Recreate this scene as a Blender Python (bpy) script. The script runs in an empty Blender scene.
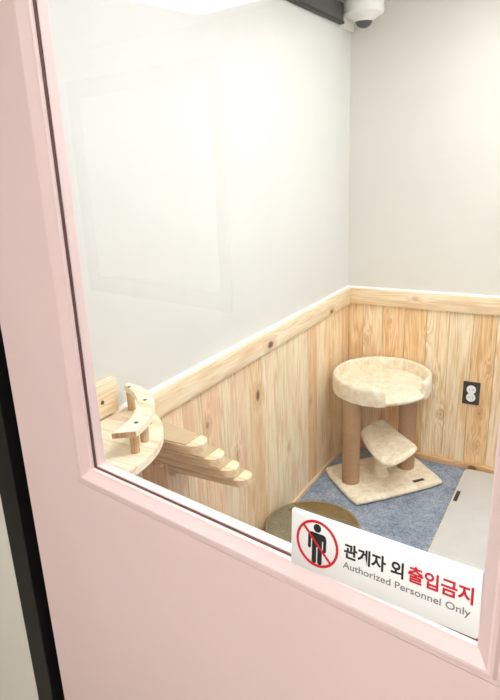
import bpy, bmesh, math, random
from mathutils import Vector, Matrix, noise
random.seed(7)
H = 0.95                       # metres per plan unit (height of the wainscot)
SC = bpy.context.scene
COL = SC.collection
PI = math.pi

# ------------------------------------------------------------------ helpers
def lin(c):
    return tuple(((v/255)/12.92 if v/255 <= .04045 else ((v/255+.055)/1.055)**2.4) for v in c)

def tag(o, label=None, cat=None, group=None, kind=None):
    if label: o['label'] = label
    if cat: o['category'] = cat
    if group: o['group'] = group
    if kind: o['kind'] = kind
    return o

def empty(name, loc, label=None, cat=None, group=None, kind=None):
    o = bpy.data.objects.new(name, None)
    COL.objects.link(o)
    o.location = Vector(loc)*H
    o.empty_display_size = .05
    return tag(o, label, cat, group, kind)

def world_loc(o):
    v = Vector((0, 0, 0))
    while o is not None:
        v += o.location
        o = o.parent
    return v

def build(name, bm, mat, parent=None, smooth=True, origin=None, angle=35, mats=None):
    """bm holds plan-unit world coordinates; the mesh is stored in metres about its origin"""
    me = bpy.data.meshes.new(name)
    base = world_loc(parent) if parent is not None else Vector(origin or (0, 0, 0))*H
    bmesh.ops.recalc_face_normals(bm, faces=bm.faces)
    for v in bm.verts:
        v.co = v.co*H-base
    for f in bm.faces:
        f.smooth = smooth
    if smooth:
        for e in bm.edges:
            if len(e.link_faces) == 2 and e.calc_face_angle(0) > math.radians(angle):
                e.smooth = False
    bm.to_mesh(me); bm.free()
    me.materials.append(mat)
    for m in mats or []: me.materials.append(m)
    o = bpy.data.objects.new(name, me)
    COL.objects.link(o)
    if parent is not None: o.parent = parent
    else: o.location = base
    return o

def box(bm, x0, x1, y0, y1, z0, z1, bev=0, seg=2, f=None):
    """axis box, optionally mapped through f(x,y,z)"""
    vs = [bm.verts.new((x, y, z)) for x in (x0, x1) for y in (y0, y1) for z in (z0, z1)]
    idx = [(0, 1, 3, 2), (4, 6, 7, 5), (0, 4, 5, 1), (2, 3, 7, 6), (0, 2, 6, 4), (1, 5, 7, 3)]
    fs = [bm.faces.new([vs[i] for i in q]) for q in idx]
    nv = vs
    if bev:
        es = list({e for fc in fs for e in fc.edges})
        r = bmesh.ops.bevel(bm, geom=es, offset=bev, segments=seg, affect='EDGES', profile=.5)
        nv = list({v for fc in r['faces'] for v in fc.verts} | {v for v in vs if v.is_valid})
    if f:
        for v in nv: v.co = Vector(f(*v.co))
    return nv

def prism(bm, poly, z0, z1, bev=0, seg=2, f=None):
    a = [bm.verts.new((x, y, z0)) for x, y in poly]
    b = [bm.verts.new((x, y, z1)) for x, y in poly]
    n = len(poly)
    lo = bm.faces.new(a[::-1]); hi = bm.faces.new(b)
    for i in range(n):
        bm.faces.new((a[i], a[(i+1) % n], b[(i+1) % n], b[i]))
    nv = a+b
    if bev:
        es = list(lo.edges)+list(hi.edges)
        r = bmesh.ops.bevel(bm, geom=es, offset=bev, segments=seg, affect='EDGES', profile=.5)
        nv = list({v for fc in r['faces'] for v in fc.verts} | {v for v in nv if v.is_valid})
    if f:
        for v in nv: v.co = Vector(f(*v.co))
    return nv

def lathe(bm, prof, c, n=40, f=None, sx=1, sy=1):
    rings = []
    for r, z in prof:
        if r < 1e-6:
            rings.append([bm.verts.new((c[0], c[1], c[2]+z))])
        else:
            rings.append([bm.verts.new((c[0]+sx*r*math.cos(2*PI*i/n), c[1]+sy*r*math.sin(2*PI*i/n), c[2]+z)) for i in range(n)])
    for A, B in zip(rings, rings[1:]):
        for i in range(n):
            j = (i+1) % n
            if len(A) == 1 and len(B) > 1: bm.faces.new((A[0], B[j], B[i]))
            elif len(B) == 1 and len(A) > 1: bm.faces.new((A[i], A[j], B[0]))
            elif len(A) > 1: bm.faces.new((A[i], A[j], B[j], B[i]))
    if len(rings[0]) > 1: bm.faces.new(rings[0][::-1])
    if len(rings[-1]) > 1: bm.faces.new(rings[-1])
    vs = [v for r in rings for v in r]
    if f:
        for v in vs: v.co = Vector(f(*v.co))
    return vs

def rough(bm, amp, freq):
    """small real unevenness of a plush surface"""
    bm.normal_update()
    for v in list(bm.verts):
        v.co += v.normal*amp*noise.fractal(v.co*freq, 1, 2, 3)

def arc(cx, cy, r, a0, a1, n):
    return [(cx+r*math.cos(a0+(a1-a0)*i/n), cy+r*math.sin(a0+(a1-a0)*i/n)) for i in range(n+1)]

# ------------------------------------------------------------------ materials
class NT:
    def __init__(s, name):
        s.m = bpy.data.materials.new(name); s.m.use_nodes = True
        s.t = s.m.node_tree; s.n = s.t.nodes; s.l = s.t.links
        s.b = s.n['Principled BSDF']
    def node(s, typ, **kw):
        n = s.n.new(typ)
        for k, v in kw.items(): setattr(n, k, v)
        return n
    def link(s, a, b): s.l.new(a, b)
    def math(s, op, a, b=None, clamp=False):
        n = s.node('ShaderNodeMath', operation=op, use_clamp=clamp)
        for i, v in enumerate((a, b)):
            if v is None: continue
            if isinstance(v, (int, float)): n.inputs[i].default_value = v
            else: s.link(v, n.inputs[i])
        return n.outputs[0]
    def coords(s, scale=(1, 1, 1)):
        t = s.node('ShaderNodeTexCoord'); mp = s.node('ShaderNodeMapping')
        mp.inputs['Scale'].default_value = scale
        s.link(t.outputs['Object'], mp.inputs['Vector'])
        return mp.outputs[0]
    def noise(s, vec, scale, detail=3, rough=.5, dist=0):
        n = s.node('ShaderNodeTexNoise')
        n.inputs['Scale'].default_value = scale; n.inputs['Detail'].default_value = detail
        n.inputs['Roughness'].default_value = rough; n.inputs['Distortion'].default_value = dist
        s.link(vec, n.inputs['Vector'])
        return n.outputs['Fac']
    def ramp(s, fac, stops, interp='LINEAR'):
        r = s.node('ShaderNodeValToRGB'); r.color_ramp.interpolation = interp
        e = r.color_ramp.elements
        while len(e) < len(stops): e.new(.5)
        for el, (p, c) in zip(e, stops):
            el.position = p; el.color = (*lin(c), 1)
        s.link(fac, r.inputs[0])
        return r.outputs[0]
    def mix(s, fac, a, b, blend='MIX'):
        n = s.node('ShaderNodeMix', data_type='RGBA', blend_type=blend)
        for i, v in ((0, fac), (6, a), (7, b)):
            if isinstance(v, (int, float)): n.inputs[i].default_value = v
            elif isinstance(v, tuple): n.inputs[i].default_value = (*lin(v), 1)
            else: s.link(v, n.inputs[i])
        return n.outputs[2]
    def bump(s, h, strength=.3, dist=.002):
        b = s.node('ShaderNodeBump'); b.inputs['Strength'].default_value = strength
        b.inputs['Distance'].default_value = dist
        s.link(h, b.inputs['Height']); s.link(b.outputs[0], s.b.inputs['Normal'])

def flat(name, c, rough=.5, var=.06, scale=8, metal=0, spec=.5, bump=0, bscale=300):
    """near-uniform surface with a little procedural mottling"""
    t = NT(name)
    v = t.coords()
    d = tuple(max(0, x*(1-var)) for x in c)
    t.link(t.ramp(t.noise(v, scale), [(.3, d), (.7, c)]), t.b.inputs['Base Color'])
    t.b.inputs['Roughness'].default_value = rough
    t.b.inputs['Metallic'].default_value = metal
    t.b.inputs['Specular IOR Level'].default_value = spec
    if bump: t.bump(t.noise(v, bscale, 2), bump)
    return t.m

def wood(name, axis, c_light=(240, 222, 190), c_dark=(212, 178, 132), knots=(), attr=False, grain=1.0, rough=.5, warm=(226, 186, 150)):
    """pine: long grain along `axis`, knots at given metre positions; per-plank tone from the face colours"""
    t = NT(name)
    tc = t.node('ShaderNodeTexCoord'); vec = tc.outputs['Object']
    if attr:
        at = t.node('ShaderNodeAttribute', attribute_name='plank')
        sep = t.node('ShaderNodeSeparateColor'); t.link(at.outputs['Color'], sep.inputs[0])
        off = t.node('ShaderNodeCombineXYZ')
        for i in range(3):
            t.link(t.math('MULTIPLY', at.outputs['Alpha'], 17.0+5*i), off.inputs[i])
        add = t.node('ShaderNodeVectorMath', operation='ADD')
        t.link(vec, add.inputs[0]); t.link(off.outputs[0], add.inputs[1]); gv = add.outputs[0]
    else: gv = vec
    kd = None; warp = None
    for (p, r) in [(p, r*1.4) for p, r in knots]:                       # distance fields of the knots
        sb = t.node('ShaderNodeVectorMath', operation='SUBTRACT'); t.link(vec, sb.inputs[0]); sb.inputs[1].default_value = p
        ml = t.node('ShaderNodeVectorMath', operation='MULTIPLY'); t.link(sb.outputs[0], ml.inputs[0])
        sv = [1/r]*3; sv[axis] = .62/r; ml.inputs[1].default_value = sv
        ln = t.node('ShaderNodeVectorMath', operation='LENGTH'); t.link(ml.outputs[0], ln.inputs[0])
        kd = ln.outputs['Value'] if kd is None else t.math('MINIMUM', kd, ln.outputs['Value'])
    sc = [1, 1, 1]; sc[axis] = .035
    mp = t.node('ShaderNodeMapping'); mp.inputs['Scale'].default_value = sc; t.link(gv, mp.inputs['Vector'])
    n1 = t.noise(mp.outputs[0], 26, 1, .4, .1)            # broad cathedral field
    if kd is not None:
        bulge = t.math('MULTIPLY', t.math('POWER', 2.718, t.math('MULTIPLY', kd, -.45)), .35)
        n1 = t.math('ADD', n1, bulge)
    rings = t.math('SINE', t.math('MULTIPLY', n1, 70*grain))
    rings = t.math('POWER', t.math('MULTIPLY', t.math('ADD', rings, 1), .5), 2.2)
    n2 = t.noise(mp.outputs[0], 240, 3, .6)               # fine fibres
    g = t.math('ADD', t.math('MULTIPLY', rings, .50), t.math('MULTIPLY', t.math('SUBTRACT', n2, .33), 1.5), True)
    base = t.ramp(g, [(.15, c_light), (.85, c_dark)])
    sc2 = [1, 1, 1]; sc2[axis] = .18
    mp2 = t.node('ShaderNodeMapping'); mp2.inputs['Scale'].default_value = sc2; t.link(gv, mp2.inputs['Vector'])
    streak = t.noise(mp2.outputs[0], 24, 2, .5)
    base = t.mix(t.math('MULTIPLY', t.math('SUBTRACT', streak, .52, True), 4.0, True), base, warm)
    base = t.mix(t.math('MULTIPLY', t.math('SUBTRACT', .46, streak, True), 3.0, True), base, (250, 242, 220))
    if attr: base = t.mix(.85, base, at.outputs['Color'], 'MULTIPLY')
    if kd is not None:
        mr = t.node('ShaderNodeMapRange', interpolation_type='SMOOTHSTEP')
        mr.inputs[1].default_value = .75; mr.inputs[2].default_value = 1.25; mr.inputs[3].default_value = 1; mr.inputs[4].default_value = 0
        t.link(kd, mr.inputs[0])
        halo = t.node('ShaderNodeMapRange', interpolation_type='SMOOTHSTEP')
        halo.inputs[1].default_value = 1.0; halo.inputs[2].default_value = 3.2; halo.inputs[3].default_value = .45; halo.inputs[4].default_value = 0
        t.link(kd, halo.inputs[0])
        base = t.mix(halo.outputs[0], base, (190, 140, 88))
        base = t.mix(t.math('MULTIPLY', mr.outputs[0], .92), base, (104, 64, 34))
    t.link(base, t.b.inputs['Base Color'])
    t.b.inputs['Roughness'].default_value = rough
    t.b.inputs['Specular IOR Level'].default_value = .3
    t.bump(g, .12, .001)
    return t.m

def plush(name, c1, c2):
    t = NT(name); v = t.coords()
    a = t.noise(v, 26, 5, .7); b = t.noise(v, 260, 2, .7)
    f = t.math('ADD', t.math('MULTIPLY', a, .75), t.math('MULTIPLY', b, .25))
    t.link(t.ramp(f, [(.33, c2), (.62, c1)]), t.b.inputs['Base Color'])
    t.b.inputs['Roughness'].default_value = .95
    t.b.inputs['Specular IOR Level'].default_value = .1
    t.b.inputs['Sheen Weight'].default_value = .35
    t.bump(t.math('ADD', b, a), .55, .004)
    return t.m

def carpet(name, c1, c2, scale=260, bump=.6):
    t = NT(name); v = t.coords()
    a = t.noise(v, scale, 3, .8); b = t.noise(v, 9, 3, .6)
    f = t.math('ADD', t.math('MULTIPLY', a, .7), t.math('MULTIPLY', b, .3))
    t.link(t.ramp(f, [(.35, c2), (.65, c1)]), t.b.inputs['Base Color'])
    t.b.inputs['Roughness'].default_value = .95
    t.b.inputs['Specular IOR Level'].default_value = .1
    t.bump(a, bump, .003)
    return t.m

def sisal(name):
    t = NT(name); v = t.coords()
    w = t.node('ShaderNodeTexWave', wave_type='BANDS', bands_direction='Z')
    w.inputs['Scale'].default_value = 62; w.inputs['Distortion'].default_value = .8; w.inputs['Detail Scale'].default_value = 3
    t.link(v, w.inputs['Vector'])
    n = t.noise(v, 130, 3, .7)
    f = t.math('ADD', t.math('MULTIPLY', w.outputs['Fac'], .45), t.math('MULTIPLY', n, .55))
    t.link(t.ramp(f, [(.25, (156, 118, 84)), (.75, (210, 170, 130))]), t.b.inputs['Base Color'])
    t.b.inputs['Roughness'].default_value = .9
    t.bump(w.outputs['Fac'], .6, .003)
    return t.m

def glass_mat(name):
    t = NT(name); t.n.remove(t.b)
    geo = t.node('ShaderNodeNewGeometry')
    dt = t.node('ShaderNodeVectorMath', operation='DOT_PRODUCT')
    t.link(geo.outputs['Incoming'], dt.inputs[0]); t.link(geo.outputs['Normal'], dt.inputs[1])
    c = t.math('ABSOLUTE', dt.outputs['Value'])
    p = t.math('POWER', t.math('SUBTRACT', 1, c), 5)
    f = t.math('ADD', .042, t.math('MULTIPLY', p, .95), True)
    tr = t.node('ShaderNodeBsdfTransparent'); tr.inputs[0].default_value = (.985, .992, .985, 1)
    gl = t.node('ShaderNodeBsdfGlossy'); gl.inputs['Roughness'].default_value = .01
    mx = t.node('ShaderNodeMixShader')
    t.link(f, mx.inputs[0]); t.link(tr.outputs[0], mx.inputs[1]); t.link(gl.outputs[0], mx.inputs[2])
    t.link(mx.outputs[0], t.n['Material Output'].inputs['Surface'])
    return t.m

def emit(name, c, s):
    t = NT(name)
    t.b.inputs['Base Color'].default_value = (.9, .9, .9, 1)
    t.b.inputs['Emission Color'].default_value = (*c, 1)
    t.b.inputs['Emission Strength'].default_value = s
    return t.m

M = {}
M['plaster'] = flat('plaster_white', (222, 222, 219), .85, .015, 5, spec=.2, bump=.05, bscale=180)
M['plaster_back'] = flat('plaster_cream', (222, 219, 212), .85, .015, 5, spec=.2, bump=.05, bscale=180)
M['hall'] = flat('hall_wall_paint', (226, 222, 212), .8, .02, 4, spec=.2, bump=.05, bscale=200)
M['ceil'] = flat('ceiling_paint', (246, 246, 244), .9, .01, 3, spec=.1)
M['pink'] = flat('pink_door_paint', (233, 208, 207), .42, .02, 3, spec=.4, bump=.02, bscale=90)
M['gasket'] = flat('gasket_rubber', (96, 62, 54), .7, .1, 40)
M['black'] = flat('black_metal', (17, 17, 17), .45, .25, 5, spec=.4)
M['gap'] = flat('dark_rebate', (7, 7, 7), .8, .1, 20, spec=.1)
M['rail'] = flat('dark_grey_metal', (84, 80, 82), .5, .15, 6)
M['railedge'] = flat('black_lip', (30, 29, 30), .6, .1, 20)
M['glass'] = glass_mat('clear_glass')
M['white'] = flat('white_plastic', (246, 246, 243), .35, .02, 10)
M['dome'] = flat('smoked_dome', (70, 70, 78), .12, .1, 20)
M['lens'] = flat('lens_black', (14, 14, 16), .1, .1, 20)
M['outlet'] = flat('black_plate', (38, 32, 30), .35, .1, 20)
M['screw'] = flat('screw_metal', (118, 98, 76), .5, .2, 60, metal=.3)
M['plush'] = plush('cream_plush', (255, 248, 228), (222, 203, 164))
M['sisal'] = sisal('brown_sisal')
M['carpet'] = carpet('blue_grey_carpet', (176, 188, 204), (84, 100, 124), 105)
M['mat'] = carpet('pale_mat_weave', (218, 218, 216), (200, 200, 198), 500, .25)
M['matedge'] = flat('mat_binding', (226, 214, 192), .9, .05, 60)
M['labeldark'] = flat('woven_tag', (58, 48, 36), .8, .15, 80)
M['taupe'] = carpet('taupe_felt', (150, 142, 118), (118, 108, 84), 120, .4)
M['brownfelt'] = carpet('brown_felt', (136, 112, 70), (98, 78, 44), 120, .4)
M['piping'] = flat('tan_piping', (150, 130, 88), .8, .1, 50)
M['pad'] = carpet('beige_felt_pad', (212, 192, 160), (188, 164, 128), 420, .35)
M['signwhite'] = flat('white_acrylic', (246, 247, 247), .25, .01, 20)
M['red'] = flat('red_ink', (206, 24, 46), .4, .03, 60)
M['ink'] = flat('black_ink', (28, 28, 30), .45, .05, 60)
M['greyink'] = flat('grey_ink', (128, 126, 126), .45, .05, 60)
M['tile'] = flat('hall_floor_tile', (176, 168, 156), .4, .12, 3)
M['hallframe'] = flat('grey_window_frame', (70, 70, 74), .5, .05, 10)
M['hallpane'] = flat('frosted_pane', (228, 230, 226), .3, .02, 3)
M['lamp_room'] = emit('lamp_diffuser_room', (.985, .99, 1.0), 3.75)
M['lamp_hall'] = emit('lamp_diffuser_hall', (1.0, .99, .98), 13.0)
M['lamp_dim'] = emit('lamp_diffuser_dim', (1.0, .99, .97), 8.5)

def K(*pts): return [(tuple(Vector(p)*H), r) for p, r in pts]
kn_back = K(((.568, 0, .306), .008), ((.515, 0, .516), .007), ((.804, 0, .61), .006), ((.775, 0, .348), .008),
            ((.769, 0, .148), .007), ((.47, 0, .75), .005), ((.12, 0, .70), .006), ((.26, 0, .82), .005))
kn_left = K(((0, -1.111, .734), .013), ((0, -1.302, .532), .008), ((0, -1.505, .756), .009), ((0, -1.316, .467), .007),
            ((0, -.56, .5), .008), ((0, -.30, .62), .006), ((0, -.82, .35), .007))
M['panel_left'] = wood('pine_boards_left', 2, (250, 240, 218), (226, 202, 168), kn_left, attr=True, warm=(232, 192, 164))
M['panel_back'] = wood('pine_boards_back', 2, (252, 240, 214), (222, 190, 148), kn_back, attr=True, warm=(230, 190, 142))
M['rail_left'] = wood('pine_rail_left', 1, (248, 232, 202), (230, 204, 164), K(((.02, -1.01, .94), .011), ((.02, -.31, .927), .009)))
M['rail_back'] = wood('pine_rail_back', 0, (246, 228, 192), (230, 202, 160), K(((.40, -.02, .965), .005)))
M['base_back'] = wood('pine_base_back', 0, (226, 188, 140), (200, 150, 102), K(((.762, -.02, .02), .012)))
M['ply'] = wood('birch_ply', 0, (255, 247, 226), (243, 227, 196), grain=.6)
M['plyedge'] = wood('pine_edge', 1, (246, 232, 202), (228, 204, 166), grain=1.0)
M['plydark'] = wood('pine_peg', 2, (214, 180, 132), (184, 142, 96), grain=1.2)
M['slat'] = wood('pine_step', 0, (246, 232, 198), (222, 194, 148), grain=.8)

# ------------------------------------------------------------------ camera
CAM = Vector((1.2203006873836593, -3.205277216665931, 1.7137636920134167))
R_ = Vector((0.8661361363144976, 0.49834476094831176, -0.038219008432506064))
D_ = Vector((0.11973958606727503, -0.28113417168771415, -0.9521691073742627))
F_ = Vector((-0.48525315547519277, 0.8201317435295581, -0.30317206064631935))
cd = bpy.data.cameras.new('camera')
cam = bpy.data.objects.new('camera', cd); COL.objects.link(cam)
m3 = Matrix((R_, -D_, -F_)).transposed()
cam.matrix_world = Matrix.Translation(CAM*H) @ m3.to_4x4()
cd.sensor_fit = 'VERTICAL'; cd.sensor_height = 24.0; cd.sensor_width = 24.0*5/7
cd.lens = 593.0769*24.0/700
cd.clip_start = .02
SC.camera = cam

# ------------------------------------------------------------------ room shell
CEIL = 2.55; XR = 1.75
U = Vector((0.98820267, -0.15315184, 0)); N = Vector((0.15315184, 0.98820267, 0))   # door wall direction / into the room
O2 = Vector((0.68336838, -2.55058206, 0))
def W(a, z, d):
    """door-wall coordinates: a along the wall, z up, d into the room"""
    p = O2+U*a+N*d
    return (p.x, p.y, z)
def wf(a, d, z): return W(a, z, d)
AL = -.6905; AR = (XR-O2.x)/U.x+.0
WT = .09       # thickness of the door wall

bm = bmesh.new(); prism(bm, [W(-4.6, 0, -2.62)[:2], W(2.6, 0, -2.62)[:2], W(2.6, 0, 0)[:2], (XR+.1, -.1), (XR+.1, .1), (-.1, .1), (-.1, -2.4), W(-4.6, 0, 0)[:2]], -.08, 0)
tag(build('floor', bm, M['tile'], smooth=False), kind='structure')
bm = bmesh.new(); prism(bm, [W(-4.6, 0, -2.62)[:2], W(2.6, 0, -2.62)[:2], W(2.6, 0, 0)[:2], (XR+.1, -.1), (XR+.1, .1), (-.1, .1), (-.1, -2.4), W(-4.6, 0, 0)[:2]], CEIL, CEIL+.08)
tag(build('ceiling', bm, M['ceil'], smooth=False), kind='structure')

yl = W(AL, 0, .03)[1]
bm = bmesh.new(); box(bm, -.08, 0, yl, .08, 0, CEIL)
wl = tag(build('wall_left', bm, M['plaster'], smooth=False), kind='structure')
bm = bmesh.new(); box(bm, 0, XR, 0, .08, 0, CEIL)
wb = tag(build('wall_back', bm, M['plaster_back'], smooth=False), kind='structure')
bm = bmesh.new(); box(bm, XR, XR+.08, W(AR, 0, .03)[1], .08, 0, CEIL)
tag(build('wall_right', bm, M['plaster'], smooth=False), kind='structure')

# planked wainscot: one mesh per wall, boards with small chamfers, tone stored per board
def planks(name, along, spans, parent, mat, th=.012):
    bm = bmesh.new(); lay = bm.loops.layers.float_color.new('plank')
    for k, (a, b, c) in enumerate(spans):
        n0 = len(bm.faces)
        if along == 'x': box(bm, a+.0008, b-.0008, -th, 0, .0, .93, .0022, 1)
        else: box(bm, 0, th, a+.0008, b-.0008, .0, .93, .0022, 1)
        bm.faces.ensure_lookup_table()
        col = (*lin(c), (k*0.377) % 1)
        for f in bm.faces[n0:]:
            for lp in f.loops: lp[lay] = col
    return build(name, bm, mat, parent, smooth=False)
tones_b = [(250, 232, 205), (255, 250, 238), (248, 226, 200), (246, 224, 190), (255, 250, 236), (252, 246, 232), (246, 220, 182),
           (255, 244, 232), (250, 232, 205), (245, 222, 190), (255, 250, 238), (248, 226, 200), (255, 244, 230), (246, 222, 186), (252, 240, 220)]
xs = [0.013, .10, .215, .343, .464, .585, .707, .826, .947, 1.068, 1.189, 1.31, 1.431, 1.552, 1.66, XR]
planks('board_panelling', 'x', [(xs[i], xs[i+1], tones_b[i]) for i in range(len(xs)-1)], wb, M['panel_back'])
tones_l = [(244, 222, 196), (255, 244, 226), (248, 232, 208), (255, 248, 236), (240, 214, 182), (255, 250, 240), (252, 250, 238), (250, 250, 236),
           (255, 250, 240), (246, 226, 200), (252, 238, 224), (250, 240, 226), (255, 230, 214), (250, 238, 224), (255, 240, 228), (238, 206, 172),
           (255, 236, 222), (244, 216, 192), (255, 240, 224), (240, 208, 176), (252, 234, 216), (250, 236, 216)]
sp = []; y = 0.0; i = 0
while y > yl+.02:
    w = .118; y2 = max(y-w, yl+.001)
    sp.append((y2, y, tones_l[i % len(tones_l)])); y = y2; i += 1
planks('board_panelling', 'y', sp, wl, M['panel_left'])

TR = .0897
bm = bmesh.new(); box(bm, 0, .028, yl, 0, 1-TR, 1, .003, 2)
tag(build('trim_1', bm, M['rail_left']), kind='structure')
bm = bmesh.new(); box(bm, .028, XR, -.028, 0, 1-TR, 1, .003, 2)
tag(build('trim_2', bm, M['rail_back']), kind='structure')
# thin white strip painting in a bright lit edge along the top of the rails
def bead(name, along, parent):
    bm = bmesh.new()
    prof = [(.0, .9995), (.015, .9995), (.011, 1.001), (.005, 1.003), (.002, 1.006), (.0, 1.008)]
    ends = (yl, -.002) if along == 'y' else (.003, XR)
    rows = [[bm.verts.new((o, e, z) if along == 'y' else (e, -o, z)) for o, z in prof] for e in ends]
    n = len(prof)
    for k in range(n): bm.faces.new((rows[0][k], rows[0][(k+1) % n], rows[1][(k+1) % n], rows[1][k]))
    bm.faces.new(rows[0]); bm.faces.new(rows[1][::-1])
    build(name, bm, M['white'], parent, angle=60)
bead('lit_edge', 'y', bpy.data.objects['trim_1']); bead('lit_edge', 'x', bpy.data.objects['trim_2'])
bm = bmesh.new(); box(bm, 0.0121, .026, yl, -.0121, 0, .028, .003, 2)
tag(build('baseboard_left', bm, M['rail_left']), kind='structure')
bm = bmesh.new(); box(bm, .026, XR, -.03, -.0121, 0, .042, .003, 2)
tag(build('baseboard_back', bm, M['base_back']), kind='structure')

# carpet of the room
bm = bmesh.new(); prism(bm, [(.026, W(AL, 0, WT)[1]-.0), W(AR, 0, WT)[:2], (XR, -.03), (.026, -.03)], 0.0, .006)
tag(build('carpet', bm, M['carpet'], smooth=False), 'blue grey loop pile carpet covering the floor of the small room', 'carpet')

# ------------------------------------------------------------------ door wall
aL, aR, zS = -.2142, .4814, 1.1903          # sight edges of the glazing
DL, DRt, DTOP = -.4528, .735, 2.28          # door leaf
FL = -.578
WTOP = 2.12
bm = bmesh.new()
# wall pieces round the doorway (one continuous wall)
def ringwall(bm, outer, inner, d0, d1):
    (a0, a1, z0, z1), (b0, b1, y0, y1) = outer, inner
    box(bm, a0, b0, d0, d1, z0, z1, f=wf); box(bm, b1, a1, d0, d1, z0, z1, f=wf)
    if z1 > y1: box(bm, b0, b1, d0, d1, y1, z1, f=wf)
    if y0 > z0: box(bm, b0, b1, d0, d1, z0, y0, f=wf)
    bmesh.ops.remove_doubles(bm, verts=bm.verts, dist=1e-5)
ringwall(bm, (-4.6, 2.6, 0, CEIL), (FL, DRt+.125, 0, DTOP+.125), .0, WT)
tag(build('wall_front', bm, M['hall'], smooth=False), kind='structure')
# black steel door frame: face strip and a deep rebate beside the leaf
bm = bmesh.new()
RB = .05
for (a0, a1) in ((FL, DL-RB), (DRt+RB, DRt+.125)):
    box(bm, a0, a1, -.012, WT+.01, 0, DTOP+.125, .002, 1, f=wf)
box(bm, DL-RB, DRt+RB, -.012, WT+.01, DTOP+.05, DTOP+.125, .002, 1, f=wf)
fr = tag(build('trim_3', bm, M['black'], smooth=False), kind='structure')
bm = bmesh.new()
for (a0, a1) in ((DL-RB, DL+.012), (DRt-.012, DRt+RB)):
    box(bm, a0, a1, .034, WT+.01, 0, DTOP+.05, f=wf)
box(bm, DL+.012, DRt-.012, .034, WT+.01, DTOP-.012, DTOP+.05, f=wf)
build('door_stop', bm, M['gap'], fr, smooth=False)

def ring(bm, prof, a0, a1, z0, z1, closed=True):
    """sweep a profile (outward offset o, depth d) round a rectangle with mitred corners"""
    cs = []
    for sx, sz in ((-1, -1), (1, -1), (1, 1), (-1, 1)):
        row = []
        for o, d in prof:
            row.append(bm.verts.new(W((a0-o if sx < 0 else a1+o), (z0-o if sz < 0 else z1+o), d)))
        cs.append(row)
    n = len(prof)
    for k in range(4):
        A, B = cs[k], cs[(k+1) % 4]
        for i in range(n if closed else n-1):
            j = (i+1) % n
            bm.faces.new((A[i], A[j], B[j], B[i]))

door = empty('door_1', W(DL, 0, .01), kind='structure')
LF, LB = -.008, .030
bm = bmesh.new()
MO = .036       # moulding width
# leaf: outer rectangle with the glazing hole
for d in (0,):
    def v(a, z, dd): return bm.verts.new(W(a, z, dd))
    oc = [(DL, .006), (DRt, .006), (DRt, DTOP), (DL, DTOP)]
    ic = [(aL-MO+.006, zS-MO+.006), (aR+MO-.006, zS-MO+.006), (aR+MO-.006, WTOP+MO-.006), (aL-MO+.006, WTOP+MO-.006)]
    of = [v(a, z, LF) for a, z in oc]; ob = [v(a, z, LB) for a, z in oc]
    jf = [v(a, z, LF) for a, z in ic]; jb = [v(a, z, LB) for a, z in ic]
    for k in range(4):
        l = (k+1) % 4
        bm.faces.new((of[k], of[l], jf[l], jf[k])); bm.faces.new((ob[k], jb[k], jb[l], ob[l]))
        bm.faces.new((of[k], ob[k], ob[l], of[l])); bm.faces.new((jf[k], jf[l], jb[l], jb[k]))
    es = [e for e in bm.edges if {e.verts[0], e.verts[1]} <= set(of)]
    bmesh.ops.bevel(bm, geom=es, offset=.0025, segments=2, affect='EDGES')
build('door_leaf', bm, M['pink'], door)
# outer glazing moulding: small outer step, rounded ridge, slope down to the glass
bm = bmesh.new()
prof = [(MO, LF+.001), (MO, LF-.0035), (MO-.003, LF-.0055), (MO-.010, LF-.0065), (MO-.0115, LF-.0085), (MO-.0135, LF-.0105), (MO-.017, LF-.0112), (MO-.020, LF-.0104),
        (.004, -.0075), (.0004, -.0062), (.0004, .0045), (MO, .0045)]
ring(bm, prof, aL, aR, zS, WTOP)
build('glazing_moulding', bm, M['pink'], door, angle=25)
# rubber gasket line
bm = bmesh.new()
ring(bm, [(.0035, .0012), (-.0008, .0012), (-.0008, .0048), (.0035, .0048)], aL, aR, zS, WTOP)
build('gasket', bm, M['gasket'], door, smooth=False)
# inner bead behind the glass
bm = bmesh.new()
ring(bm, [(.0, .0075), (-.0005, .0095), (-.0005, .025), (.004, .029), (MO, .032), (MO, .0075)], aL, aR, zS, WTOP)
build('inner_bead', bm, M['pink'], door, angle=25)
bm = bmesh.new(); box(bm, aL-.012, aR+.012, .0049, .0073, zS-.012, WTOP+.012, f=wf)
build('glass_pane', bm, M['glass'], door, smooth=False)

# ------------------------------------------------------------------ warning sign
SA, SZ, SW, SH, SROT = .3552, 1.2353, .2515, .0797, .0475
ca, sa_ = math.cos(SROT), math.sin(SROT)
def S(u, v, d=0):
    """sign coordinates 0..1 across and 0..1 down, d towards the viewer"""
    x = (u-.5)*SW; y = (.5-v)*SH
    return W(SA+x*ca-y*sa_, SZ+x*sa_+y*ca, .001-.010*v-d)    # leans: foot on the bead, head on the pane
sign = empty('warning_sign', S(.5, 1), 'white no entry sign with Korean and English words at the foot of the glass', 'sign')
def rrect(w, h, r, n=5):
    p = []
    for cx, cy, a in ((w-r, h-r, 0), (r, h-r, PI/2), (r, r, PI), (w-r, r, 1.5*PI)):
        p += arc(cx, cy, r, a, a+PI/2, n)
    return p
bm = bmesh.new()
prism(bm, rrect(SW, SH, .0028), -.0032, 0, .0005, 1, f=lambda x, y, z: S(x/SW, 1-y/SH, z))
build('sign_plate', bm, M['signwhite'], sign, angle=50)

PC = (.162*SW, .525*SH); PR = .0322
def P2S(x, y, z): return S(x/SW, 1-y/SH, z)
INK = .0004
bm = bmesh.new()
def slab(bm, poly, z1=INK, z0=-.0001): prism(bm, poly, z0, z1, f=P2S)
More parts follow.
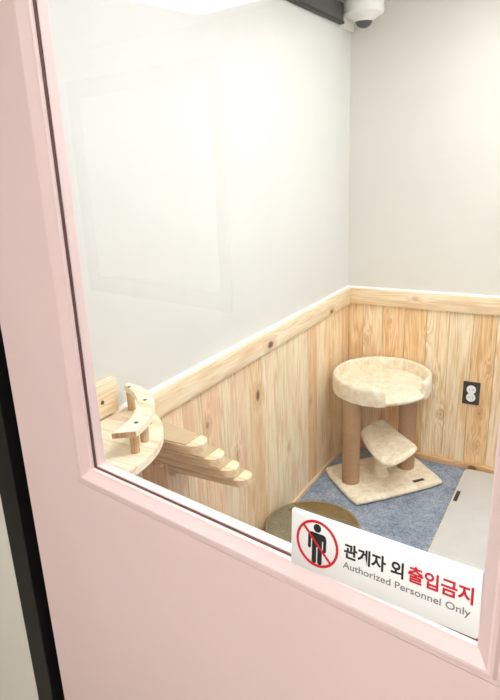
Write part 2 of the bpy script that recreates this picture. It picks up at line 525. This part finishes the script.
# ring of the prohibition mark
n = 48; rows = []
for i in range(n):
    a = 2*PI*i/n
    rows.append([bm.verts.new(P2S(PC[0]+r*math.cos(a), PC[1]+r*math.sin(a), z)) for r, z in ((PR, -.0001), (PR, INK*2), (PR-.0034, INK*2), (PR-.0034, -.0001))])
for i in range(n):
    A, B = rows[i], rows[(i+1) % n]
    for k in range(4): bm.faces.new((A[k], A[(k+1) % 4], B[(k+1) % 4], B[k]))
w2 = .0015; q = (PR-.002)*.7071; w = w2*.7071
slab(bm, [(PC[0]-q-w, PC[1]+q-w), (PC[0]+q-w, PC[1]-q-w), (PC[0]+q+w, PC[1]-q+w), (PC[0]-q+w, PC[1]+q+w)], INK*2.2)
build('prohibition_ring', bm, M['red'], sign, smooth=False)
bm = bmesh.new()
px, py = PC; k = PR/1.0
def pp(pts): return [(px+x*k, py+y*k) for x, y in pts]
k *= 1.08
slab(bm, [(px+.165*k*math.cos(a*PI/12)-.0*k, py+.62*k+.165*k*math.sin(a*PI/12)) for a in range(24)])
slab(bm, pp([(-.30, .42), (.30, .42), (.37, .36), (.40, .26), (.40, -.22), (.34, -.27), (.27, -.22), (.27, .16), (.22, .16), (.22, -.76), (.16, -.81), (.07, -.81), (.03, -.76), (.03, -.14),
             (-.03, -.14), (-.03, -.76), (-.07, -.81), (-.16, -.81), (-.22, -.76), (-.22, .16), (-.27, .16), (-.27, -.22), (-.34, -.27), (-.40, -.22), (-.40, .26), (-.37, .36)]))
build('person_pictogram', bm, M['ink'], sign, smooth=False)

def text(name, body, u0, u1, v0, v1, mat, weight=0):
    cu = bpy.data.curves.new(name, 'FONT'); cu.body = body; cu.offset = weight; cu.extrude = .001; cu.resolution_u = 4
    ob = bpy.data.objects.new(name, cu); COL.objects.link(ob)
    me = bpy.data.meshes.new_from_object(ob.evaluated_get(bpy.context.evaluated_depsgraph_get()))
    bpy.data.objects.remove(ob); bpy.data.curves.remove(cu)
    bm = bmesh.new(); bm.from_mesh(me); bpy.data.meshes.remove(me)
    xs_ = [v.co.x for v in bm.verts]; ys_ = [v.co.y for v in bm.verts]
    x0, x1, y0, y1 = min(xs_), max(xs_), min(ys_), max(ys_)
    for v in bm.verts:
        u = u0+(u1-u0)*(v.co.x-x0)/(x1-x0); t = v1+(v0-v1)*(v.co.y-y0)/(y1-y0)
        v.co = Vector(S(u, t, INK if v.co.z > 0 else -.0001))
    return build(name, bm, mat, sign, smooth=False)
text('black_lettering', '관계자 외', .322, .642, .275, .535, M['ink'], .026)
text('red_lettering', '출입금지', .664, .968, .262, .525, M['red'], .026)
text('grey_lettering', 'Authorized Personnel Only', .318, .960, .60, .745, M['greyink'], .006)

# ------------------------------------------------------------------ cat tree
tree = empty('cat_tree', (.33, -.33, .006), 'cream plush cat tree with brown sisal posts, top bed and hammock in the corner', 'cat tree')
Z0 = .006
def sub_poly(bm, cuts=1):
    bmesh.ops.triangulate(bm, faces=[f for f in bm.faces if len(f.verts) > 4])
def grid_patch(nu, nv, fn, th, bm, up=None):
    """thick patch from fn(u,v)->Vector, with thickness along the patch normal"""
    pts = [[Vector(fn(i/nu, j/nv)) for j in range(nv+1)] for i in range(nu+1)]
    top = []; bot = []
    for i in range(nu+1):
        a = []; b = []
        for j in range(nv+1):
            du = pts[min(i+1, nu)][j]-pts[max(i-1, 0)][j]; dv = pts[i][min(j+1, nv)]-pts[i][max(j-1, 0)]
            nn = du.cross(dv).normalized()
            if nn.z < 0: nn = -nn
            e = min(i, nu-i, 2)/2; e2 = min(j, nv-j, 2)/2
            t = th*(.45+.55*min(1, math.sqrt(e*e2+.0)+.35*min(e, e2)+.0))
            a.append(bm.verts.new(pts[i][j]+nn*t*.5)); b.append(bm.verts.new(pts[i][j]-nn*t*.5))
        top.append(a); bot.append(b)
    for i in range(nu):
        for j in range(nv):
            bm.faces.new((top[i][j], top[i+1][j], top[i+1][j+1], top[i][j+1]))
            bm.faces.new((bot[i][j], bot[i][j+1], bot[i+1][j+1], bot[i+1][j]))
    for i in range(nu):
        bm.faces.new((top[i][0], bot[i][0], bot[i+1][0], top[i+1][0])); bm.faces.new((top[i][nv], top[i+1][nv], bot[i+1][nv], bot[i][nv]))
    for j in range(nv):
        bm.faces.new((top[0][j], top[0][j+1], bot[0][j+1], bot[0][j])); bm.faces.new((top[nu][j], bot[nu][j], bot[nu][j+1], top[nu][j+1]))
# base board
bl, bf, br = Vector((.010, -.408, 0)), Vector((.312, -.688, 0)), Vector((.672, -.262, 0))
bb = bl+br-bf
def rsq(u):       # rounded-corner mapping of the unit square to keep plush corners soft
    return u
bm = bmesh.new()
def base_fn(u, v):
    x, y = 2*u-1, 2*v-1
    k = .985-.05*(x*x*y*y)**2
    x *= k; y *= k
    u, v = (x+1)/2, (y+1)/2
    return bl.lerp(bf, u)+(br-bf)*v+Vector((0, 0, Z0+.017))
grid_patch(22, 30, base_fn, .034, bm); 
for v in bm.verts: 
    if v.co.z < Z0+.017: v.co.z = max(v.co.z, Z0)
rough(bm, .0022, 30)
for v in bm.verts: v.co.z = max(v.co.z, Z0)
build('base', bm, M['plush'], tree, angle=80)
# posts
for (x, y) in ((.216, -.492), (.434, -.207)):
    bm = bmesh.new(); lathe(bm, [(.0455, 0), (.0465, .006)]+[(.0465+.0006*(i % 2), .006+i*.0065) for i in range(1, 73)]+[(.046, .482), (.0, .482)], (x, y, Z0+.030), 28)
    build('post', bm, M['sisal'], tree, angle=60)
# stub carrying the hammock
bm = bmesh.new(); lathe(bm, [(.050, 0), (.046, .012), (.036, .03), (.034, .075), (.04, .125), (.055, .155), (0, .155)], (.335, -.345, Z0+.030), 24)
rough(bm, .0015, 30)
build('hammock_stand', bm, M['plush'], tree, angle=80)
# hammock: bent rectangular cradle
hT, hL, hR, hB = Vector((.280, -.150, .290)), Vector((.196, -.350, .272)), Vector((.572, -.425, .290)), Vector((.445, -.585, .205))
bm = bmesh.new()
def ham(u, v):
    x, y = 2*u-1, 2*v-1
    k = 1-.13*(x*x*y*y)**1.2-(.05*(x*x*y*y)**.8 if x > 0 and y < 0 else 0)
    x *= k; y *= k; u, v = (x+1)/2, (y+1)/2
    p = hL.lerp(hT, v).lerp(hB.lerp(hR, v), u)
    p.z -= .024*(1-x*x)*(1-.10*y*y)
    return p
grid_patch(22, 18, ham, .03, bm); rough(bm, .0015, 30)
build('hammock', bm, M['plush'], tree, angle=80)
# top bed: cushion slab and a raised rim that leaves an entrance open
BC = (.305, -.285); BX, BY = .259, .268; BZ = .518
bed_bm = bmesh.new()
prof = [(0, 0), (.9, 0), (.97, .006), (1.0, .018), (.98, .027), (.92, .031), (.6, .032), (.3, .032), (0, .032)]
lathe(bed_bm, [(r*.99, z) for r, z in prof], (BC[0], BC[1], BZ), 56, sx=BX, sy=BY)
rough(bed_bm, .002, 26)
bed = build('bed_cushion', bed_bm, M['plush'], tree, angle=80)
bm = bmesh.new()
a0, a1 = math.radians(-14), math.radians(360-67)
nr = 70; th = .025; hz = .097
cs = [(-1, 0), (-1, .82), (-.8, .95), (-.4, 1), (.1, 1), (.6, .96), (.95, .84), (1, .7), (1, .1), (.85, .0)]
rows = []
for i in range(nr+1):
    a = a0+(a1-a0)*i/nr
    e = min(i, nr-i)
    sh = 1 if e > 1 else (.93, .985)[e]
    row = []
    for ox, oz in cs:
        rx = BX-th/2+ox*th/2*sh; ry = BY-th/2+ox*th/2*sh
        row.append(bm.verts.new((BC[0]+rx*math.cos(a), BC[1]+ry*math.sin(a), BZ+.001+(oz*hz)*sh)))
    rows.append(row)
for A, B in zip(rows, rows[1:]):
    for k_ in range(len(cs)):
        l = (k_+1) % len(cs); bm.faces.new((A[k_], A[l], B[l], B[k_]))
bm.faces.new(rows[0]); bm.faces.new(rows[-1][::-1])
rough(bm, .0018, 28)
build('bed_rim', bm, M['plush'], tree, angle=60)
# small woven tag on the base
bm = bmesh.new()
td = (br-bf).normalized(); tn = Vector((td.y, -td.x, 0))
tc_ = Vector((.540, -.330, Z0+.034))
bm2 = [tc_+td*a+tn*b for a, b in ((-.032, -.009), (.032, -.009), (.032, .009), (-.032, .009))]
prism(bm, [(p.x, p.y) for p in bm2], Z0+.030, Z0+.038, .001, 1)
tag(build('brand_tag', bm, M['labeldark'], tree, smooth=False), 'small dark woven tag')

# ------------------------------------------------------------------ pale mat on the carpet
mat_e = empty('floor_mat', (1.0, -.6, .006), 'off white rectangular floor mat lying on the blue carpet at the right', 'mat')
bm = bmesh.new(); prism(bm, [(x+.731, y-1.45) for x, y in rrect(.62, 1.405, .035, 6)], .006, .018, .004, 2)
build('mat_body', bm, M['mat'], mat_e, angle=60)
bm = bmesh.new()
P_o = [(x+.729, y-1.452) for x, y in rrect(.624, 1.409, .036, 6)]; P_i = [(x+.736, y-1.445) for x, y in rrect(.61, 1.395, .031, 6)]
nn_ = len(P_o)
vo = [[bm.verts.new((x, y, z)) for x, y in P] for P, z in ((P_o, .0065), (P_o, .0185), (P_i, .0195), (P_i, .0065))]
for r0 in range(4):
    A, B = vo[r0], vo[(r0+1) % 4]
    for i in range(nn_): bm.faces.new((A[i], A[(i+1) % nn_], B[(i+1) % nn_], B[i]))
build('edge_binding', bm, M['matedge'], mat_e, angle=60)
bm = bmesh.new(); box(bm, .738, .757, -.412, -.308, .016, .0208, .001, 1)
tag(build('woven_tag', bm, M['labeldark'], mat_e, smooth=False), 'small dark woven tag')

# ------------------------------------------------------------------ round floor bed near the door
RBX, RBY, RBR = .240, -1.045, .222
rb = empty('round_cat_bed', (RBX, RBY, .006), 'round brown felt pouf with a grey half, against the left wall behind the sign', 'cat bed')
bm = bmesh.new()
lathe(bm, [(RBR*.94, 0), (RBR*.985, .012), (RBR, .04), (RBR*.985, .078), (RBR*.95, .090), (RBR*.80, .094), (RBR*.4, .096), (0, .097)], (RBX, RBY, .006), 64)
def side(f):
    c = f.calc_center_median(); return (c.x-RBX)*.9+(c.y-RBY)*.45 < -.085
bm.normal_update()
for f in bm.faces:
    f.material_index = 1 if side(f) and f.normal.z > -.5 else 0
rough(bm, .001, 20)
build('cushion', bm, M['brownfelt'], rb, angle=80, mats=[M['taupe']])
bm = bmesh.new()
tr = []
for i in range(64):
    a = 2*PI*i/64
    tr.append([bm.verts.new((RBX+(RBR*.965+.006*math.cos(b))*math.cos(a), RBY+(RBR*.965+.006*math.cos(b))*math.sin(a), .006+.088+.006*math.sin(b))) for b in [2*PI*k_/8 for k_ in range(8)]])
for i in range(64):
    A, B = tr[i], tr[(i+1) % 64]
    for k_ in range(8): bm.faces.new((A[k_], A[(k_+1) % 8], B[(k_+1) % 8], B[k_]))
build('piping', bm, M['piping'], rb, angle=80)

# ------------------------------------------------------------------ wall platform with crescent rail
PCX, PCY, PRD, PZ = 0.0, -2.24, .306, 1.010
shelf = empty('wall_platform', (0.001, PCY, PZ-.02), 'half round birch cat platform on the left wall with a crescent rail on top', 'cat shelf')
ycut = -2.385
ta = math.asin((ycut-PCY)/(PRD*1.06)); tb = math.acos(.0285/PRD)
poly = [(.0285, ycut)]+[(PRD*math.cos(a), PCY+PRD*1.06*math.sin(a)) for a in [ta+(tb-ta)*i/40 for i in range(41)]]
bm = bmesh.new(); prism(bm, poly, PZ-.022, PZ, .003, 2)
build('platform_board', bm, M['ply'], shelf, angle=40)
bm = bmesh.new(); box(bm, .0005, .0275, ycut, -1.98, PZ+.001, PZ+.108, .003, 2)
bt = build('wall_batten', bm, M['plyedge'], shelf)
bm = bmesh.new()
lathe(bm, [(.007, 0), (.006, .002), (0, .002)], (0, 0, 0), 14, f=lambda x, y_, z: (.027+z, -2.045+x, PZ+.05+y_))
build('screw', bm, M['screw'], bt)
# crescent
RO = .280; CCY = -2.225; RZ0, RZ1 = PZ+.055, PZ+.073
CA0, CA1 = math.radians(7), math.radians(97)
out = []; inn = []
for i in range(41):
    t = i/40; a = CA0+(CA1-CA0)*t
    wdt = .046*(1-t**3)+.004; ai = a-math.radians(7)*max(0, 1-t*3)
    out.append((RO*math.cos(a), CCY+RO*1.06*math.sin(a))); inn.append(((RO-wdt)*math.cos(ai), CCY+(RO*1.06-wdt)*math.sin(ai)))
poly = [(max(.03, x), y_) for x, y_ in out+inn[::-1]]
bm = bmesh.new(); prism(bm, poly, RZ0, RZ1, .002, 1)
e0, e1 = Vector(out[0]), Vector(inn[0]); en = Vector((e1.y-e0.y, e0.x-e1.x)).normalized()
bm.normal_update()
for f in bm.faces:
    if abs(f.normal.z) < .5 and abs(f.normal.x*en.x+f.normal.y*en.y) > .97 and ((f.calc_center_median().xy-(e0+e1)/2).length < .02):
        f.material_index = 1
cr = build('crescent_rail', bm, M['ply'], shelf, angle=40, mats=[M['plydark']])
for t in (.10, .47, .78):
    a = CA0+(CA1-CA0)*t; r = RO-.024
    x, y_ = r*math.cos(a), CCY+(RO*1.06-.024)*math.sin(a)
    bm = bmesh.new(); lathe(bm, [(.006, 0), (.0055, .0012), (0, .0012)], (x, y_, RZ1-.0002), 12)
    build('screw', bm, M['screw'], cr)
for t in (.05, .20, .47, .78):
    a = CA0+(CA1-CA0)*t; r = RO-.022
    x, y_ = r*math.cos(a), CCY+(RO*1.06-.022)*math.sin(a)
    bm = bmesh.new(); lathe(bm, [(.012, 0), (.012, RZ0-PZ-.0002)], (x, y_, PZ+.0001), 20)
    build('rail_peg', bm, M['plydark'], shelf, angle=50)

# ------------------------------------------------------------------ four step planks
labels = ['uppermost wooden cat step with beige felt on the left wall, nearest the half round platform',
          'second wooden cat step down from the half round platform on the left wall',
          'third wooden cat step down from the platform, just above the lowest one',
          'lowest wooden cat step with beige felt on the left wall, farthest from the platform']
SL, SWD, STH = .314, .078, .024
def make_step():
    z = .925; yc = -1.95
    root = empty('cat_step', (.0125, yc, z), labels[0], 'cat step', 'cat steps down the left wall')
    x0 = .0128
    yw = yc+SWD/2+.045           # the board widens towards the wall
    xe = SL-.036
    poly = [(x0, yc-SWD/2-.012)]+[(xe+.036*math.cos(a), yc+SWD/2*math.sin(a)) for a in [-PI/2+PI*i/24 for i in range(25)]]+[(x0, yw)]
    bm = bmesh.new(); prism(bm, poly, z, z+STH, .003, 2)
    build('step_board', bm, M['slat'], root, angle=40)
    bm = bmesh.new(); prism(bm, [(x0, yc-SWD/2-.009), (xe-.004, yc-SWD/2+.003), (xe-.004, yc+SWD/2-.003), (x0, yw-.003)], z+STH-.001, z+STH+.004, .0015, 1)
    build('felt_pad', bm, M['pad'], root, angle=40)
    bm = bmesh.new(); box(bm, x0, x0+.03, yc-.050, yc-.030, z-.018, z+.0002, .002, 1)
    build('support_block', bm, M['slat'], root)
    return root
step = make_step()
def dup(root, loc, label):
    r = root.copy(); COL.objects.link(r); r.location = Vector(loc)*H; r['label'] = label
    for ch in root.children:
        c = ch.copy(); COL.objects.link(c); c.parent = r
    return r
for i, (y_, z) in enumerate(((-1.865, .842), (-1.783, .763), (-1.708, .688))):
    dup(step, (.0125, y_, z), labels[i+1])

# ------------------------------------------------------------------ power outlet
ox0, ox1, oz0, oz1 = .680, .768, .398, .528
ol = empty('power_outlet', ((ox0+ox1)/2, -.012, oz0), 'black power outlet plate with two round white sockets on the back wall boards', 'outlet')
bm = bmesh.new(); box(bm, ox0, ox1, -.022, -.0122, oz0, oz1, .003, 2)
build('cover_plate', bm, M['outlet'], ol)
for cz in (.485, .440):
    cx = (ox0+ox1)/2
    def of_(x, y_, z, cx=cx, cz=cz): return (cx+x, -.022-z, cz+y_)
    bm = bmesh.new()
    lathe(bm, [(.0245, -.001), (.0245, .003), (.0225, .0042), (.0195, .0042), (.0185, .001), (0, .001)], (0, 0, 0), 36, f=of_)
    so = build('socket', bm, M['white'], ol, angle=30)
    for sx in (-1, 1):
        bm = bmesh.new(); lathe(bm, [(.0028, .0008), (.0028, .0016), (0, .0016)], (sx*.0085, 0, 0), 12, f=of_)
        build('pin_hole', bm, M['rail'], so)

# ------------------------------------------------------------------ security camera on its corner bracket
cc = empty('security_camera', (.11, -.13, 2.30), 'white dome security camera on a white bracket high in the corner', 'camera')
bm = bmesh.new()
box(bm, .0005, .018, -.155, -.001, 2.318, 2.47, .002, 2)
box(bm, .018, .21, -.20, -.001, 2.432, 2.452, .003, 2)
build('corner_bracket', bm, M['white'], cc)
CX, CY = .112, -.125
bm = bmesh.new(); lathe(bm, [(.0, -.024), (.048, -.024), (.066, -.012), (.084, -.004), (.094, .004), (.096, .016), (.096, .05), (.090, .070), (0, .070)], (CX, CY, 2.366), 48)
hs = build('housing', bm, M['white'], cc, angle=30)
bm = bmesh.new(); lathe(bm, [(0, -.034), (.015, -.032), (.03, -.024), (.040, -.010), (.042, .002), (0, .002)], (CX, CY, 2.3415), 36)
dm = build('dome', bm, M['dome'], cc, angle=60)
bm = bmesh.new(); lathe(bm, [(.0475, .0005), (.0475, -.004), (.044, -.006), (.0425, .0005)], (CX, CY, 2.3415), 48)
build('dome_ring', bm, M['white'], cc, angle=40)

# ------------------------------------------------------------------ dark rail along the left wall
cr_ = empty('wall_rail', (.0, -1.0, 2.335), 'dark grey metal rail running along the top of the left wall to the camera', 'rail')
bm = bmesh.new(); box(bm, .0005, .022, -2.2, -.158, 2.345, 2.425, .002, 1)
build('rail_body', bm, M['rail'], cr_)
bm = bmesh.new(); box(bm, .0005, .026, -2.2, -.158, 2.333, 2.345, .001, 1)
build('lower_lip', bm, M['railedge'], cr_)

# ------------------------------------------------------------------ ceiling lights
def lamp(f, sx, sy, label, mat):
    o = f(0, 0, CEIL)
    e = empty('ceiling_light', o, label, 'light')
    bm = bmesh.new()
    b = .02
    for x0, x1, y0, y1 in ((-sx-b, -sx, -sy-b, sy+b), (sx, sx+b, -sy-b, sy+b), (-sx, sx, -sy-b, -sy), (-sx, sx, sy, sy+b)):
        box(bm, x0, x1, y0, y1, CEIL-.03, CEIL-.0005, f=f)
    build('frame', bm, M['white'], e, smooth=False)
    bm = bmesh.new(); box(bm, -sx, sx, -sy, sy, CEIL-.022, CEIL-.0008, f=f)
    build('diffuser', bm, mat, e, smooth=False)
lamp(lambda x, y, z: (1.2+x, -.80+y, z), .45, .38, 'square white ceiling light panel inside the small room, above the floor mat', M['lamp_room'])
lamp(lambda x, y, z: (1.1+x, -1.88+y, z), .45, .38, 'added square white ceiling light panel inside the small room, just behind the door', M['lamp_room'])  # unseen second room lamp, added to brighten the left wall near the door
lamp(lambda x, y, z: W(-1.70+x, z, -1.97+y), .26, .26, 'square white ceiling light panel in the hallway, left of the pink door', M['lamp_dim'])
lamp(lambda x, y, z: W(.55+x, z, -1.35+y), .30, .30, 'square white ceiling light panel in the hallway, in front of the pink door', M['lamp_hall'])

# ------------------------------------------------------------------ hallway behind the viewer (seen in the glass)
bm = bmesh.new(); box(bm, -4.6, 2.6, -2.62, -2.52, 0, CEIL, f=wf)
tag(build('wall_hall', bm, M['hall'], smooth=False), kind='structure')
for nm, a in (('wall_hall_left', -4.6), ('wall_hall_right', 2.5)):
    bm = bmesh.new(); box(bm, a, a+.1, -2.52, 0, 0, CEIL, f=wf)
    tag(build(nm, bm, M['hall'], smooth=False), kind='structure')
wn = empty('window_1', W(-2.8, .7, -2.52), kind='structure')
bm = bmesh.new()
A0, A1, Z0_, Z1_ = -3.66, -2.05, .70, 2.36; fw = .13
for (x0, x1, z0, z1) in ((A0, A0+fw, Z0_, Z1_), (A1-fw*.7, A1, Z0_, Z1_), (A0+fw, A1-fw*.7, Z0_, Z0_+fw), (A0+fw, A1-fw*.7, Z1_-fw, Z1_)):
    box(bm, x0, x1, -2.5198, -2.49, z0, z1, f=wf)
build('window_frame', bm, M['hallframe'], wn, smooth=False)
bm = bmesh.new(); box(bm, A0+fw, A1-fw*.7, -2.5198, -2.51, Z0_+fw, Z1_-fw, f=wf)
build('window_pane', bm, M['hallpane'], wn, smooth=False)

# ------------------------------------------------------------------ render look
w = bpy.data.worlds.new('world'); SC.world = w; w.use_nodes = True
w.node_tree.nodes['Background'].inputs[0].default_value = (.9, .92, 1, 1)
w.node_tree.nodes['Background'].inputs[1].default_value = .3
vs = SC.view_settings
vs.view_transform = 'Standard'; vs.look = 'None'; vs.gamma = 1; vs.use_curve_mapping = False
vs.exposure = 1.35
SC.cycles.use_denoising = True
SC.cycles.max_bounces = 10; SC.cycles.diffuse_bounces = 6; SC.cycles.transparent_max_bounces = 12
SC.cycles.sample_clamp_indirect = 8
